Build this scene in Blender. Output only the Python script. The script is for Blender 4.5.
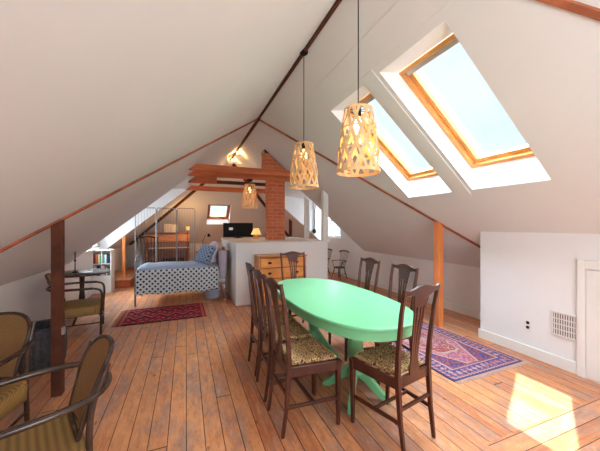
import bpy, bmesh, math, random
from mathutils import Vector, Matrix, noise
PI = math.pi
random.seed(7)
sc = bpy.context.scene
C = sc.collection
for o in list(bpy.data.objects): bpy.data.objects.remove(o)

# ------------------------------------------------------------------ camera
cam_d = bpy.data.cameras.new('camera'); cam = bpy.data.objects.new('camera', cam_d); C.objects.link(cam)
cam.location = (0, 0, 1.45); cam.rotation_euler = (PI/2, 0, -math.atan(.4))
cam_d.sensor_fit = 'HORIZONTAL'; cam_d.sensor_width = 36; cam_d.lens = 36*285/600; cam_d.clip_start = .02
sc.camera = cam
sc.view_settings.view_transform = 'Standard'; sc.view_settings.look = 'None'
sc.view_settings.gamma = 1; sc.view_settings.use_curve_mapping = False
sc.view_settings.exposure = 0.0

# ------------------------------------------------------------------ sky, sun, daylight
SKY = 1.25; ZENITH = 30.0; SUN = 20.0; FRONT_FILL = 112.0; DORMER = 17.0
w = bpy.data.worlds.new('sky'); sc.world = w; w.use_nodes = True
nt = w.node_tree; nt.nodes.clear()
wo = nt.nodes.new('ShaderNodeOutputWorld'); bg = nt.nodes.new('ShaderNodeBackground')
tc = nt.nodes.new('ShaderNodeTexCoord'); nz = nt.nodes.new('ShaderNodeTexNoise'); rp = nt.nodes.new('ShaderNodeValToRGB')
nz.inputs['Scale'].default_value = 3.0; nz.inputs['Detail'].default_value = 5
rp.color_ramp.elements[0].position = .38; rp.color_ramp.elements[0].color = (.76, .93, .99, 1)
rp.color_ramp.elements[1].position = .62; rp.color_ramp.elements[1].color = (.93, .985, 1, 1)
nt.links.new(tc.outputs['Generated'], nz.inputs['Vector']); nt.links.new(nz.outputs['Fac'], rp.inputs['Fac'])
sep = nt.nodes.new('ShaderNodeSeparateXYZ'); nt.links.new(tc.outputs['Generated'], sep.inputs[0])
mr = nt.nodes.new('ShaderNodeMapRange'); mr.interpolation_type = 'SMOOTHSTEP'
nt.links.new(sep.outputs[2], mr.inputs[0])     # sky brightened overhead to light the room, kept dim where panes show it
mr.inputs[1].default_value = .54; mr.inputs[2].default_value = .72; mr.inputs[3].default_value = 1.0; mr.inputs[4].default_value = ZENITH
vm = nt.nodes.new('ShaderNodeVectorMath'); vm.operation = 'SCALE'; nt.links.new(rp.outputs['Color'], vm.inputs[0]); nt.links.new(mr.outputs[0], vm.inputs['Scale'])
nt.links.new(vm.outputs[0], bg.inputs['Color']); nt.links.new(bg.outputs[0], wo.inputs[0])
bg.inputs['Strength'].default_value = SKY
def light(name, kind, loc, energy, color, size=None, size_y=None, dirn=None):
    d = bpy.data.lights.new(name, kind); o = bpy.data.objects.new(name, d); C.objects.link(o)
    o.location = loc; d.energy = energy; d.color = color
    if kind == 'AREA':
        d.shape = 'RECTANGLE'; d.size = size; d.size_y = size_y
    if dirn is not None: o.rotation_euler = Vector(dirn).to_track_quat('-Z', 'Y').to_euler()
    return o
s = light('sun', 'SUN', (2, 8, 9), SUN, (1, .93, .80), dirn=(.05, -.59, -1)); s.data.angle = math.radians(.6)
# the sky is sampled through every window opening (portals give off no light of their own)
RN = Vector((.643, 0, .766))
def portal(loc, sx, sy, dirn):
    o = light('window_portal', 'AREA', loc, 1, (1, 1, 1), sx, sy, dirn); o.data.cycles.is_portal = True
portal(Vector((2.44, 1.84, 2.52))+RN*.10, 1.6, .9, -RN)
portal(Vector((2.44, 2.86, 2.52))+RN*.10, 1.6, .9, -RN)
portal((1.04, 10.35, 2.0), .9, 1.1, (0, -.65, -.76))
# added fill light from behind the camera, set at an invented gable window
light('daylight_fill', 'AREA', (1.25, -1.66, 1.5), FRONT_FILL, (.93, .97, 1), 2.0, 1.7, (.32, 1, .05))
# daylight through the two dormer windows
light('daylight_fill', 'AREA', (4.36, 7.76, 1.6), DORMER, (.92, .97, 1), .85, .95, (-1, 0, 0))
light('daylight_fill', 'AREA', (-2.0, 6.9, 1.54), DORMER*1.1, (.92, .97, 1), 1.4, 1.1, (1, 0, 0))
sc.cycles.diffuse_bounces = 8; sc.cycles.max_bounces = 16; sc.cycles.transparent_max_bounces = 16

# ------------------------------------------------------------------ materials
def mat(name, col, rough=.6, var=.0, vscale=6, bump=0, bscale=40, metal=0, spec=.3, trans=0, stretch=None, emis=None, estr=0):
    m = bpy.data.materials.new(name); m.use_nodes = True; nt = m.node_tree; b = nt.nodes['Principled BSDF']
    b.inputs['Roughness'].default_value = rough; b.inputs['Metallic'].default_value = metal
    b.inputs['Specular IOR Level'].default_value = spec
    b.inputs['Base Color'].default_value = (*col, 1)
    tc = nt.nodes.new('ShaderNodeTexCoord'); mp = nt.nodes.new('ShaderNodeMapping')
    if stretch: mp.inputs['Scale'].default_value = stretch
    nt.links.new(tc.outputs['Object'], mp.inputs['Vector'])
    n = nt.nodes.new('ShaderNodeTexNoise'); n.inputs['Scale'].default_value = vscale; n.inputs['Detail'].default_value = 5
    nt.links.new(mp.outputs[0], n.inputs['Vector'])
    r = nt.nodes.new('ShaderNodeValToRGB')
    v = max(var, .02)
    r.color_ramp.elements[0].position = .3; r.color_ramp.elements[0].color = (*[max(0, c*(1-v)) for c in col], 1)
    r.color_ramp.elements[1].position = .7; r.color_ramp.elements[1].color = (*[min(1, c*(1+v)) for c in col], 1)
    nt.links.new(n.outputs['Fac'], r.inputs['Fac']); nt.links.new(r.outputs['Color'], b.inputs['Base Color'])
    if bump:
        n2 = nt.nodes.new('ShaderNodeTexNoise'); n2.inputs['Scale'].default_value = bscale
        nt.links.new(mp.outputs[0], n2.inputs['Vector'])
        bp = nt.nodes.new('ShaderNodeBump'); bp.inputs['Strength'].default_value = bump; bp.inputs['Distance'].default_value = .01
        nt.links.new(n2.outputs['Fac'], bp.inputs['Height']); nt.links.new(bp.outputs[0], b.inputs['Normal'])
    if emis:
        b.inputs['Emission Color'].default_value = (*emis, 1); b.inputs['Emission Strength'].default_value = estr
    return m
class NT:
    """small helper for node graphs"""
    def __init__(s, m): s.nt = m.node_tree; s.b = s.nt.nodes['Principled BSDF']
    def n(s, t, **k):
        x = s.nt.nodes.new(t)
        for a, v in k.items(): setattr(x, a, v)
        return x
    def l(s, a, b): s.nt.links.new(a, b)
    def math(s, op, a, b=None):
        x = s.n('ShaderNodeMath', operation=op)
        for i, v in enumerate((a, b)):
            if v is None: continue
            if isinstance(v, (int, float)): x.inputs[i].default_value = v
            else: s.l(v, x.inputs[i])
        return x.outputs[0]
    def mix(s, f, a, b, blend='MIX'):
        x = s.n('ShaderNodeMix', data_type='RGBA', blend_type=blend)
        for i, v in ((0, f), (6, a), (7, b)):
            if isinstance(v, (int, float)): x.inputs[i].default_value = v
            elif isinstance(v, tuple): x.inputs[i].default_value = (*v, 1)
            else: s.l(v, x.inputs[i])
        return x.outputs[2]
    def bump(s, h, st=.3, d=.01):
        x = s.n('ShaderNodeBump'); x.inputs['Strength'].default_value = st; x.inputs['Distance'].default_value = d
        s.l(h, x.inputs['Height']); s.l(x.outputs[0], s.b.inputs['Normal'])
def new(name, rough=.6, spec=.3):
    m = bpy.data.materials.new(name); m.use_nodes = True
    g = NT(m); g.b.inputs['Roughness'].default_value = rough; g.b.inputs['Specular IOR Level'].default_value = spec
    return m, g

def wood_floor():
    m, g = new('pine_floorboards', .5, .25)
    geo = g.n('ShaderNodeNewGeometry'); sep = g.n('ShaderNodeSeparateXYZ'); g.l(geo.outputs['Position'], sep.inputs[0])
    X, Y = sep.outputs[0], sep.outputs[1]
    hatch = g.math('MULTIPLY', g.math('GREATER_THAN', X, 1.85), g.math('LESS_THAN', Y, 1.30))
    inv = g.math('SUBTRACT', 1.0, hatch)
    A = g.math('ADD', g.math('MULTIPLY', X, inv), g.math('MULTIPLY', g.math('ADD', Y, .02), hatch))
    B = g.math('ADD', g.math('MULTIPLY', Y, inv), g.math('MULTIPLY', X, hatch))
    W = .118
    q = g.math('DIVIDE', A, W); idx = g.math('FLOOR', q); fr = g.math('FRACT', q)
    wn = g.n('ShaderNodeTexWhiteNoise', noise_dimensions='1D'); g.l(idx, wn.inputs['W'])
    # board ends: staggered joints
    be = g.math('ADD', g.math('DIVIDE', B, 4.6), g.math('MULTIPLY', wn.outputs['Value'], 7.3))
    bi = g.math('FLOOR', be); bf = g.math('FRACT', be)
    cmb = g.n('ShaderNodeCombineXYZ'); g.l(idx, cmb.inputs[0]); g.l(bi, cmb.inputs[1])
    wn2 = g.n('ShaderNodeTexWhiteNoise', noise_dimensions='3D'); g.l(cmb.outputs[0], wn2.inputs['Vector'])
    # grain coordinates
    gc = g.n('ShaderNodeCombineXYZ'); g.l(g.math('MULTIPLY', A, 14.0), gc.inputs[0]); g.l(g.math('MULTIPLY', B, 1.3), gc.inputs[1]); g.l(g.math('MULTIPLY', wn2.outputs['Value'], 50), gc.inputs[2])
    gr = g.n('ShaderNodeTexNoise'); gr.inputs['Scale'].default_value = 2.2; gr.inputs['Detail'].default_value = 6; gr.inputs['Distortion'].default_value = 1.2
    g.l(gc.outputs[0], gr.inputs['Vector'])
    base = g.mix(wn2.outputs['Value'], (.46, .14, .058), (.68, .29, .125))
    grr = g.n('ShaderNodeMapRange'); g.l(gr.outputs['Fac'], grr.inputs[0]); grr.inputs[1].default_value = .35; grr.inputs[2].default_value = .65
    base = g.mix(g.math('MULTIPLY', grr.outputs[0], .45), base, (.72, .36, .17))
    # worn grey patches and remains of old paint, with a shape of their own
    gc2 = g.n('ShaderNodeCombineXYZ'); g.l(g.math('MULTIPLY', A, 2.6), gc2.inputs[0]); g.l(g.math('MULTIPLY', B, .8), gc2.inputs[1]); g.l(wn2.outputs['Value'], gc2.inputs[2])
    wr = g.n('ShaderNodeTexNoise'); wr.inputs['Scale'].default_value = 2.0; wr.inputs['Detail'].default_value = 8; wr.inputs['Roughness'].default_value = .7; g.l(gc2.outputs[0], wr.inputs['Vector'])
    wrr = g.n('ShaderNodeMapRange'); g.l(wr.outputs['Fac'], wrr.inputs[0]); wrr.inputs[1].default_value = .46; wrr.inputs[2].default_value = .60
    base = g.mix(g.math('MULTIPLY', wrr.outputs[0], .75), base, (.35, .215, .18))
    fs_ = g.n('ShaderNodeTexNoise'); fs_.inputs['Scale'].default_value = 9.0; fs_.inputs['Detail'].default_value = 8; fs_.inputs['Roughness'].default_value = .8; g.l(gc2.outputs[0], fs_.inputs['Vector'])
    fsr = g.n('ShaderNodeMapRange'); g.l(fs_.outputs['Fac'], fsr.inputs[0]); fsr.inputs[1].default_value = .50; fsr.inputs[2].default_value = .62
    base = g.mix(g.math('MULTIPLY', fsr.outputs[0], .38), base, (.25, .10, .05))
    fs2 = g.n('ShaderNodeMapRange'); g.l(fs_.outputs['Fac'], fs2.inputs[0]); fs2.inputs[1].default_value = .46; fs2.inputs[2].default_value = .36
    base = g.mix(g.math('MULTIPLY', fs2.outputs[0], .35), base, (.74, .48, .33))
    # knots
    vo = g.n('ShaderNodeTexVoronoi'); vo.inputs['Scale'].default_value = 1.0
    gc3 = g.n('ShaderNodeCombineXYZ'); g.l(g.math('MULTIPLY', A, 5.5), gc3.inputs[0]); g.l(g.math('MULTIPLY', B, 3.0), gc3.inputs[1]); g.l(gc3.outputs[0], vo.inputs['Vector'])
    kn = g.math('LESS_THAN', vo.outputs['Distance'], .07)
    base = g.mix(g.math('MULTIPLY', kn, .6), base, (.16, .07, .04))
    gap = g.math('MAXIMUM', g.math('LESS_THAN', fr, g.math('ADD', .025, g.math('MULTIPLY', wr.outputs['Fac'], .045))), g.math('LESS_THAN', bf, .002))
    base = g.mix(gap, base, (.05, .025, .018))
    g.l(base, g.b.inputs['Base Color'])
    g.bump(g.math('SUBTRACT', gr.outputs['Fac'], g.math('MULTIPLY', gap, 2.0)), .25, .006)
    rr = g.n('ShaderNodeMapRange'); g.l(gr.outputs['Fac'], rr.inputs[0]); rr.inputs[3].default_value = .38; rr.inputs[4].default_value = .6
    g.l(rr.outputs[0], g.b.inputs['Roughness'])
    return m
def brick():
    m, g = new('red_brick', .85, .2)
    tc = g.n('ShaderNodeTexCoord'); sep = g.n('ShaderNodeSeparateXYZ'); g.l(tc.outputs['Object'], sep.inputs[0])
    cb = g.n('ShaderNodeCombineXYZ'); g.l(g.math('ADD', sep.outputs[0], sep.outputs[1]), cb.inputs[0]); g.l(sep.outputs[2], cb.inputs[1])
    br = g.n('ShaderNodeTexBrick'); br.inputs['Scale'].default_value = 1; br.inputs['Brick Width'].default_value = .21; br.inputs['Row Height'].default_value = .075
    br.inputs['Mortar Size'].default_value = .008; br.inputs['Color1'].default_value = (.50, .13, .06, 1); br.inputs['Color2'].default_value = (.62, .20, .09, 1); br.inputs['Mortar'].default_value = (.62, .27, .16, 1)
    g.l(cb.outputs[0], br.inputs['Vector'])
    n = g.n('ShaderNodeTexNoise'); n.inputs['Scale'].default_value = 9; g.l(tc.outputs['Object'], n.inputs['Vector'])
    g.l(g.mix(g.math('MULTIPLY', n.outputs['Fac'], .4), br.outputs['Color'], (.35, .10, .06)), g.b.inputs['Base Color'])
    g.bump(br.outputs['Fac'], -.5, .01)
    return m
def polka(name, base, dot, size=.075, r=.3):
    m, g = new(name, .9, .1)
    uv = g.n('ShaderNodeUVMap'); sep = g.n('ShaderNodeSeparateXYZ'); g.l(uv.outputs[0], sep.inputs[0])
    u = g.math('DIVIDE', sep.outputs[0], size); v = g.math('DIVIDE', sep.outputs[1], size)
    a = g.math('ADD', u, v); b = g.math('SUBTRACT', u, v)
    def cen(x): return g.math('SUBTRACT', g.math('FRACT', g.math('MULTIPLY', x, .7071)), .5)
    ca, cb_ = cen(a), cen(b)
    d = g.math('SQRT', g.math('ADD', g.math('MULTIPLY', ca, ca), g.math('MULTIPLY', cb_, cb_)))
    g.l(g.mix(g.math('LESS_THAN', d, r), base, dot), g.b.inputs['Base Color'])
    return m
def leopard():
    m, g = new('patterned_seat_fabric', .9, .1)
    tc = g.n('ShaderNodeTexCoord'); vo = g.n('ShaderNodeTexVoronoi'); vo.inputs['Scale'].default_value = 60; g.l(tc.outputs['Object'], vo.inputs['Vector'])
    v2 = g.n('ShaderNodeTexVoronoi', feature='DISTANCE_TO_EDGE'); v2.inputs['Scale'].default_value = 60; g.l(tc.outputs['Object'], v2.inputs['Vector'])
    c = g.mix(g.math('LESS_THAN', v2.outputs['Distance'], .10), (.60, .38, .17), (.05, .03, .02))
    c = g.mix(g.math('LESS_THAN', vo.outputs['Distance'], .24), c, (.10, .055, .04))
    g.l(c, g.b.inputs['Base Color']); return m
def wicker(name, c1, c2, sx=70, sy=70, diag=False):
    m, g = new(name, .6, .3)
    uv = g.n('ShaderNodeUVMap'); sep = g.n('ShaderNodeSeparateXYZ'); g.l(uv.outputs[0], sep.inputs[0])
    u, v = sep.outputs[0], sep.outputs[1]
    a = g.math('SINE', g.math('MULTIPLY', u, sx*PI)); b = g.math('SINE', g.math('MULTIPLY', v, sy*PI))
    if diag: h = g.math('MULTIPLY', a, b)
    else: h = g.math('ADD', g.math('MULTIPLY', g.math('ABSOLUTE', a), .7), g.math('MULTIPLY', b, .3))
    mr = g.n('ShaderNodeMapRange'); g.l(h, mr.inputs[0]); mr.inputs[1].default_value = -.4; mr.inputs[2].default_value = .9
    n = g.n('ShaderNodeTexNoise'); n.inputs['Scale'].default_value = 12; g.l(uv.outputs[0], n.inputs['Vector'])
    c = g.mix(mr.outputs[0], c2, c1); c = g.mix(g.math('MULTIPLY', n.outputs['Fac'], .3), c, c2)
    g.l(c, g.b.inputs['Base Color']); g.bump(h, .6, .004); return m
def colattr(name, rough=.95):
    m, g = new(name, rough, .05)
    a = g.n('ShaderNodeAttribute', attribute_name='pattern'); g.l(a.outputs['Color'], g.b.inputs['Base Color'])
    tc = g.n('ShaderNodeTexCoord'); n = g.n('ShaderNodeTexNoise'); n.inputs['Scale'].default_value = 300; g.l(tc.outputs['Object'], n.inputs['Vector'])
    g.bump(n.outputs['Fac'], .3, .003); return m
def glass():
    m = bpy.data.materials.new('window_glass'); m.use_nodes = True; nt = m.node_tree; nt.nodes.clear()
    o = nt.nodes.new('ShaderNodeOutputMaterial'); mx = nt.nodes.new('ShaderNodeMixShader'); t = nt.nodes.new('ShaderNodeBsdfTransparent'); gl = nt.nodes.new('ShaderNodeBsdfGlossy')
    gl.inputs['Roughness'].default_value = .02; t.inputs['Color'].default_value = (.95, .98, 1, 1)
    mx.inputs[0].default_value = .04
    nt.links.new(t.outputs[0], mx.inputs[1]); nt.links.new(gl.outputs[0], mx.inputs[2]); nt.links.new(mx.outputs[0], o.inputs[0])
    return m

M = dict(
    floor=wood_floor(), brick=brick(),
    ceil=mat('ceiling_paint', (.70, .712, .72), .8, .02, 1.5, .05, 12, spec=.15),
    wall=mat('wall_paint', (.76, .775, .795), .75, .02, 2, .04, 20, spec=.2),
    reveal=mat('reveal_paint', (.83, .84, .85), .6, .01, spec=.2),
    white=mat('white_trim_paint', (.76, .755, .74), .5, .02, spec=.3),
    timber=mat('old_red_brown_timber', (.33, .105, .05), .75, .35, 5, .3, 30, stretch=(1, 1, 1)),
    timber2=mat('dark_weathered_timber', (.105, .032, .017), .8, .4, 6, .4, 25),
    beam=mat('sawn_collar_beam_timber', (.50, .135, .055), .75, .3, 5, .3, 30, stretch=(.4, 3, 3)),
    postR=mat('orange_pine_post', (.66, .22, .07), .6, .18, 6, .2, 30, stretch=(3, 3, .4)),
    pine=mat('varnished_skylight_pine', (.72, .33, .10), .4, .15, 6, spec=.5),
    chest=mat('orange_pine_chest', (.68, .26, .06), .35, .2, 5, spec=.5, stretch=(.6, 3, 3)),
    mahog=mat('dark_mahogany', (.068, .019, .012), .3, .3, 8, .05, 30, spec=.42),
    fabric=leopard(),
    green=mat('mint_green_paint', (.175, .53, .27), .3, .04, 3, spec=.5),
    steel=mat('grey_iron', (.30, .30, .31), .4, .1, metal=.6),
    black=mat('black_plastic', (.010, .010, .012), .75, .1, spec=.15),
    dark=mat('black_painted_wood', (.016, .013, .012), .5, .2, spec=.2),
    bent=mat('dark_bentwood', (.055, .030, .022), .25, .45, 10, spec=.6),
    cane=wicker('golden_wicker_weave', (.44, .27, .085), (.08, .042, .018), 90, 60),
    cane2=wicker('fine_cane_weave', (.40, .22, .08), (.22, .11, .045), 110, 110, True),
    greywick=mat('grey_woven_basket', (.07, .07, .08), .8, .3, 30),
    bamboo=mat('split_bamboo', (.74, .50, .25), .5, .2, 12, spec=.3),
    bulb=mat('warm_bulb', (1, .8, .5), .3, emis=(1, .62, .28), estr=5),
    shade=mat('yellow_lamp_shade', (.8, .5, .18), .8, emis=(1, .58, .16), estr=.85),
    duvet=polka('polka_dot_duvet', (.68, .78, .85), (.012, .016, .035), .066, .28),
    dots2=polka('blue_polka_pillow', (.28, .38, .55), (.015, .02, .05), .06, .24),
    paleblue=polka('pale_blue_dotted_sheet', (.45, .56, .76), (.26, .34, .52), .04, .22),
    lilac=mat('lilac_quilt', (.52, .48, .60), .9, .12, 14, .3, 30),
    pink=mat('white_ruffle', (.78, .72, .76), .9, .1, 20),
    piano=mat('walnut_piano', (.26, .10, .045), .4, .25, 5, spec=.5),
    paper=mat('sheet_paper', (.70, .60, .52), .8, .08, 20),
    brass=mat('dark_brass', (.05, .035, .02), .35, .1, metal=.8),
    glass=glass(), vent=mat('vent_white', (.7, .68, .66), .5), ventdark=mat('vent_dark', (.16, .13, .12), .7),
    rug=colattr('woven_rug'),
    stool=mat('dark_cushion', (.03, .02, .02), .8), silver=mat('grey_metal_flap', (.5, .5, .5), .4, .05, metal=.5),
    bluewhite=polka('blue_white_basket', (.5, .6, .75), (.2, .3, .5), .05, .3),
)

# ------------------------------------------------------------------ mesh builder
class MB:
    def __init__(s): s.v = []; s.f = []; s.uv = {}
    def add(s, vs, fs, uvs=None):
        b = len(s.v); s.v += [tuple(v) for v in vs]
        for i, f in enumerate(fs):
            s.f.append([b+q for q in f])
            if uvs: s.uv[len(s.f)-1] = [uvs[q] for q in f]
        return s
    def box(s, x0, x1, y0, y1, z0, z1, mtx=None):
        vs = [Vector(p) for p in ((x0,y0,z0),(x1,y0,z0),(x1,y1,z0),(x0,y1,z0),(x0,y0,z1),(x1,y0,z1),(x1,y1,z1),(x0,y1,z1))]
        if mtx: vs = [mtx @ v for v in vs]
        return s.add(vs, [(0,3,2,1),(4,5,6,7),(0,1,5,4),(1,2,6,5),(2,3,7,6),(3,0,4,7)])
    def hexa(s, b, t):
        return s.add(list(b)+list(t), [(0,3,2,1),(4,5,6,7),(0,1,5,4),(1,2,6,5),(2,3,7,6),(3,0,4,7)])
    def bar(s, p, q, w, h, up=(0,0,1), w2=None, h2=None):
        p, q = Vector(p), Vector(q); d = (q-p).normalized(); up = Vector(up)
        if abs(d.dot(up)) > .98: up = Vector((0,1,0))
        a = d.cross(up).normalized(); b = a.cross(d).normalized(); w2 = w2 or w; h2 = h2 or h
        def ring(c, w, h): return [c-a*w/2-b*h/2, c+a*w/2-b*h/2, c+a*w/2+b*h/2, c-a*w/2+b*h/2]
        return s.hexa(ring(p, w, h), ring(q, w2, h2))
    def tube(s, pts, r, n=10, closed=False, flat=1.0):
        pts = [Vector(p) for p in pts]; N = len(pts); rings = []; up = None
        rr = r if isinstance(r, (list, tuple)) else [r]*N
        for i, p in enumerate(pts):
            if closed: d = (pts[(i+1) % N]-pts[i-1]).normalized()
            else: d = (pts[min(i+1, N-1)]-pts[max(i-1, 0)]).normalized()
            if up is None: up = Vector((0,0,1)) if abs(d.z) < .9 else Vector((1,0,0))
            a = d.cross(up); a = a.normalized() if a.length > 1e-5 else Vector((1,0,0)); b = a.cross(d).normalized(); up = b
            rings.append([p+a*math.cos(2*PI*k/n)*rr[i]+b*math.sin(2*PI*k/n)*rr[i]*flat for k in range(n)])
        vs = [v for R_ in rings for v in R_]; fs = []
        for i in range(N if closed else N-1):
            for k in range(n):
                j = (i+1) % N
                fs.append((i*n+k, i*n+(k+1) % n, j*n+(k+1) % n, j*n+k))
        if not closed: fs += [tuple(range(n))[::-1], tuple((N-1)*n+k for k in range(n))]
        return s.add(vs, fs)
    def lathe(s, prof, n=24, c=(0,0,0), sx=1, sy=1):
        vs = []; uvs = []
        for i, (r, z) in enumerate(prof):
            for k in range(n):
                a = 2*PI*k/n; vs.append((c[0]+r*math.cos(a)*sx, c[1]+r*math.sin(a)*sy, c[2]+z)); uvs.append((k/n*2, z))
        fs = []
        for i in range(len(prof)-1):
            for k in range(n): fs.append((i*n+k, i*n+(k+1) % n, (i+1)*n+(k+1) % n, (i+1)*n+k))
        fs += [tuple(range(n))[::-1], tuple((len(prof)-1)*n+k for k in range(n))]
        return s.add(vs, fs, uvs)
    def prism(s, poly, z0, z1, f=None):
        """polygon in local 2-D extruded; f maps (a,b,c)->xyz"""
        f = f or (lambda a, b, c: (a, b, c)); n = len(poly)
        vs = [f(a, b, z0) for a, b in poly]+[f(a, b, z1) for a, b in poly]
        uvs = [(a, b) for a, b in poly]*2
        return s.add(vs, [tuple(range(n))[::-1], tuple(range(n, 2*n))]+[(i, (i+1) % n, n+(i+1) % n, n+i) for i in range(n)], uvs)
    def grid(s, nu, nv, fn, close=None):
        vs = []; uvs = []
        for i in range(nu+1):
            for j in range(nv+1):
                p, t = fn(i/nu, j/nv); vs.append(p); uvs.append(t)
        fs = [(i*(nv+1)+j, (i+1)*(nv+1)+j, (i+1)*(nv+1)+j+1, i*(nv+1)+j+1) for i in range(nu) for j in range(nv)]
        return s.add(vs, fs, uvs)
    def build(s, name, m, parent=None, bevel=0, smooth=False, sub=0, solid=0, fixn=True, seg=2):
        me = bpy.data.meshes.new(name); me.from_pydata([tuple(v) for v in s.v], [], s.f)
        if s.uv:
            ul = me.uv_layers.new(name='UVMap')
            for p in me.polygons:
                u = s.uv.get(p.index)
                if u:
                    for k, li in enumerate(p.loop_indices): ul.data[li].uv = u[k]
        me.materials.append(M[m]); me.update()
        if fixn:
            bm = bmesh.new(); bm.from_mesh(me); bmesh.ops.recalc_face_normals(bm, faces=bm.faces); bm.to_mesh(me); bm.free()
        if smooth:
            for p in me.polygons: p.use_smooth = True
            try: me.set_sharp_from_angle(angle=math.radians(40))
            except Exception: pass
        o = bpy.data.objects.new(name, me); C.objects.link(o); o.parent = parent
        if solid:
            q = o.modifiers.new('s', 'SOLIDIFY'); q.thickness = solid; q.offset = 0
        if bevel:
            q = o.modifiers.new('b', 'BEVEL'); q.width = bevel; q.segments = seg; q.limit_method = 'ANGLE'; q.angle_limit = math.radians(40)
        if sub:
            q = o.modifiers.new('u', 'SUBSURF'); q.levels = sub; q.render_levels = sub
        return o
def thing(name, label, cat, loc=(0,0,0), rz=0, group=None):
    o = bpy.data.objects.new(name, None); C.objects.link(o); o.location = loc; o.rotation_euler = (0,0,rz)
    o.empty_display_size = .1
    return tag(o, label, cat, group)
def tag(o, label, cat, group=None):
    o['label'] = label; o['category'] = cat
    if group: o['group'] = group
    return o
def struct(o, label=None):
    o['kind'] = 'structure'
    if label: o['label'] = label
    return o
def sempty(name, label=None):
    o = bpy.data.objects.new(name, None); C.objects.link(o); return struct(o, label)
def dup(root, loc, rz, label, group=None):
    r = root.copy(); C.objects.link(r); r.location = loc; r.rotation_euler = (0,0,rz); r['label'] = label
    if group: r['group'] = group
    for ch in root.children:
        c = ch.copy(); C.objects.link(c); c.parent = r
        for g_ in ch.children:
            d = g_.copy(); C.objects.link(d); d.parent = c
    return r
def bez(p0, p1, p2, p3, n=10):
    p0, p1, p2, p3 = map(Vector, (p0, p1, p2, p3))
    return [p0*(1-t)**3+p1*3*t*(1-t)**2+p2*3*t*t*(1-t)+p3*t**3 for t in [i/n for i in range(n+1)]]
def smoothpath(pts, n=6):
    P = [Vector(p) for p in pts]; P = [P[0]*2-P[1]]+P+[P[-1]*2-P[-2]]; out = []
    for i in range(1, len(P)-2):
        for k in range(n):
            t = k/n; a, b, c, d = P[i-1], P[i], P[i+1], P[i+2]
            out.append(.5*((2*b)+(c-a)*t+(2*a-5*b+4*c-d)*t*t+(3*b-a-3*c+d)*t**3))
    out.append(P[-2]); return out

# ------------------------------------------------------------------ the attic shell
RX, RZ, K = 1.185, 3.35, .84
XL, XR = -1.85, 4.22
YB, YH, YF = -1.6, 8.3, 11.33
def cz(x): return RZ-K*abs(x-RX)
def hz(y): return RZ-.845*(y-YH)
fl = MB().add([(XL, YB, 0), (XR, YB, 0), (XR, YF, 0), (XL, YF, 0)], [(0,1,2,3)])
struct(fl.build('floor', 'floor', fixn=False), 'worn orange pine floorboards running the length of the attic')
DLI, DRI = .06, 2.31           # inner edges of the dormer openings (where the collar beams meet the roof)
DL = (5.97, 7.85); DR = (6.15, 8.3)
SKX = (1.71, 2.97)
SKY1, SKY2 = (1.50, 2.24), (2.50, 3.22)
ce = MB()
def roof(xs, ys, holes):
    for x0, x1 in zip(xs, xs[1:]):
        for y0, y1 in zip(ys, ys[1:]):
            xm, ym = (x0+x1)/2, (y0+y1)/2
            if any(a < xm < b and c < ym < d for a, b, c, d in holes): continue
            ce.add([(x0,y0,cz(x0)),(x1,y0,cz(x1)),(x1,y1,cz(x1)),(x0,y1,cz(x0))], [(0,1,2,3)])
roof([RX, SKX[0], DRI, SKX[1], XR], [YB, SKY1[0], SKY1[1], SKY2[0], SKY2[1], DR[0], DR[1]], [(*SKX, *SKY1), (*SKX, *SKY2), (DRI, XR, *DR)])
roof([XL, DLI, RX], [YB, DL[0], DL[1], YH], [(XL, DLI, *DL)])
ce.add([(RX,YH,RZ),(XR,YH,cz(XR)),(XR,YF,.79)], [(0,1,2)]); ce.add([(RX,YH,RZ),(XL,YH,cz(XL)),(XL,YF,.79)], [(0,1,2)])
# hipped end with its roof window opening
HX = (.67, 1.42); HY = (9.74, 10.50)
def hx(y): t = (y-YH)/(YF-YH); return RX+(XL-RX)*t, RX+(XR-RX)*t
def hp(x, y): return (x, y, hz(y))
a0, b0 = hx(HY[0]); a1, b1 = hx(HY[1])
ce.add([hp(RX,YH), hp(a0,HY[0]), hp(b0,HY[0])], [(0,1,2)])
ce.add([hp(a0,HY[0]), hp(HX[0],HY[0]), hp(HX[0],HY[1]), hp(a1,HY[1])], [(0,1,2,3)])
ce.add([hp(HX[1],HY[0]), hp(b0,HY[0]), hp(b1,HY[1]), hp(HX[1],HY[1])], [(0,1,2,3)])
ce.add([hp(a1,HY[1]), hp(b1,HY[1]), hp(XR,YF), hp(XL,YF)], [(0,1,2,3)])
# dormer ceilings, nearly flat, and dormer cheeks
DZ = 2.22
for (xi, xo, (y0, y1)) in ((DLI, XL, DL), (DRI, XR, DR)):
    zi = cz(xi)
    ce.add([(xi,y0,zi),(xo,y0,DZ),(xo,y1,DZ),(xi,y1,zi)], [(0,1,2,3)])
struct(ce.build('ceiling', 'ceil', fixn=False), 'off-white sloping attic ceiling rising to the ridge')
ck = MB()
for (xi, xo, (y0, y1)) in ((DLI, XL, DL), (DRI, XR, DR)):
    for y in (y0, y1): ck.add([(xi,y,cz(xi)),(xo,y,cz(xo)),(xo,y,DZ)], [(0,1,2)])
struct(ck.build('wall_dormer', 'reveal', fixn=False), 'white triangular cheek walls of the two dormers')
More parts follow.
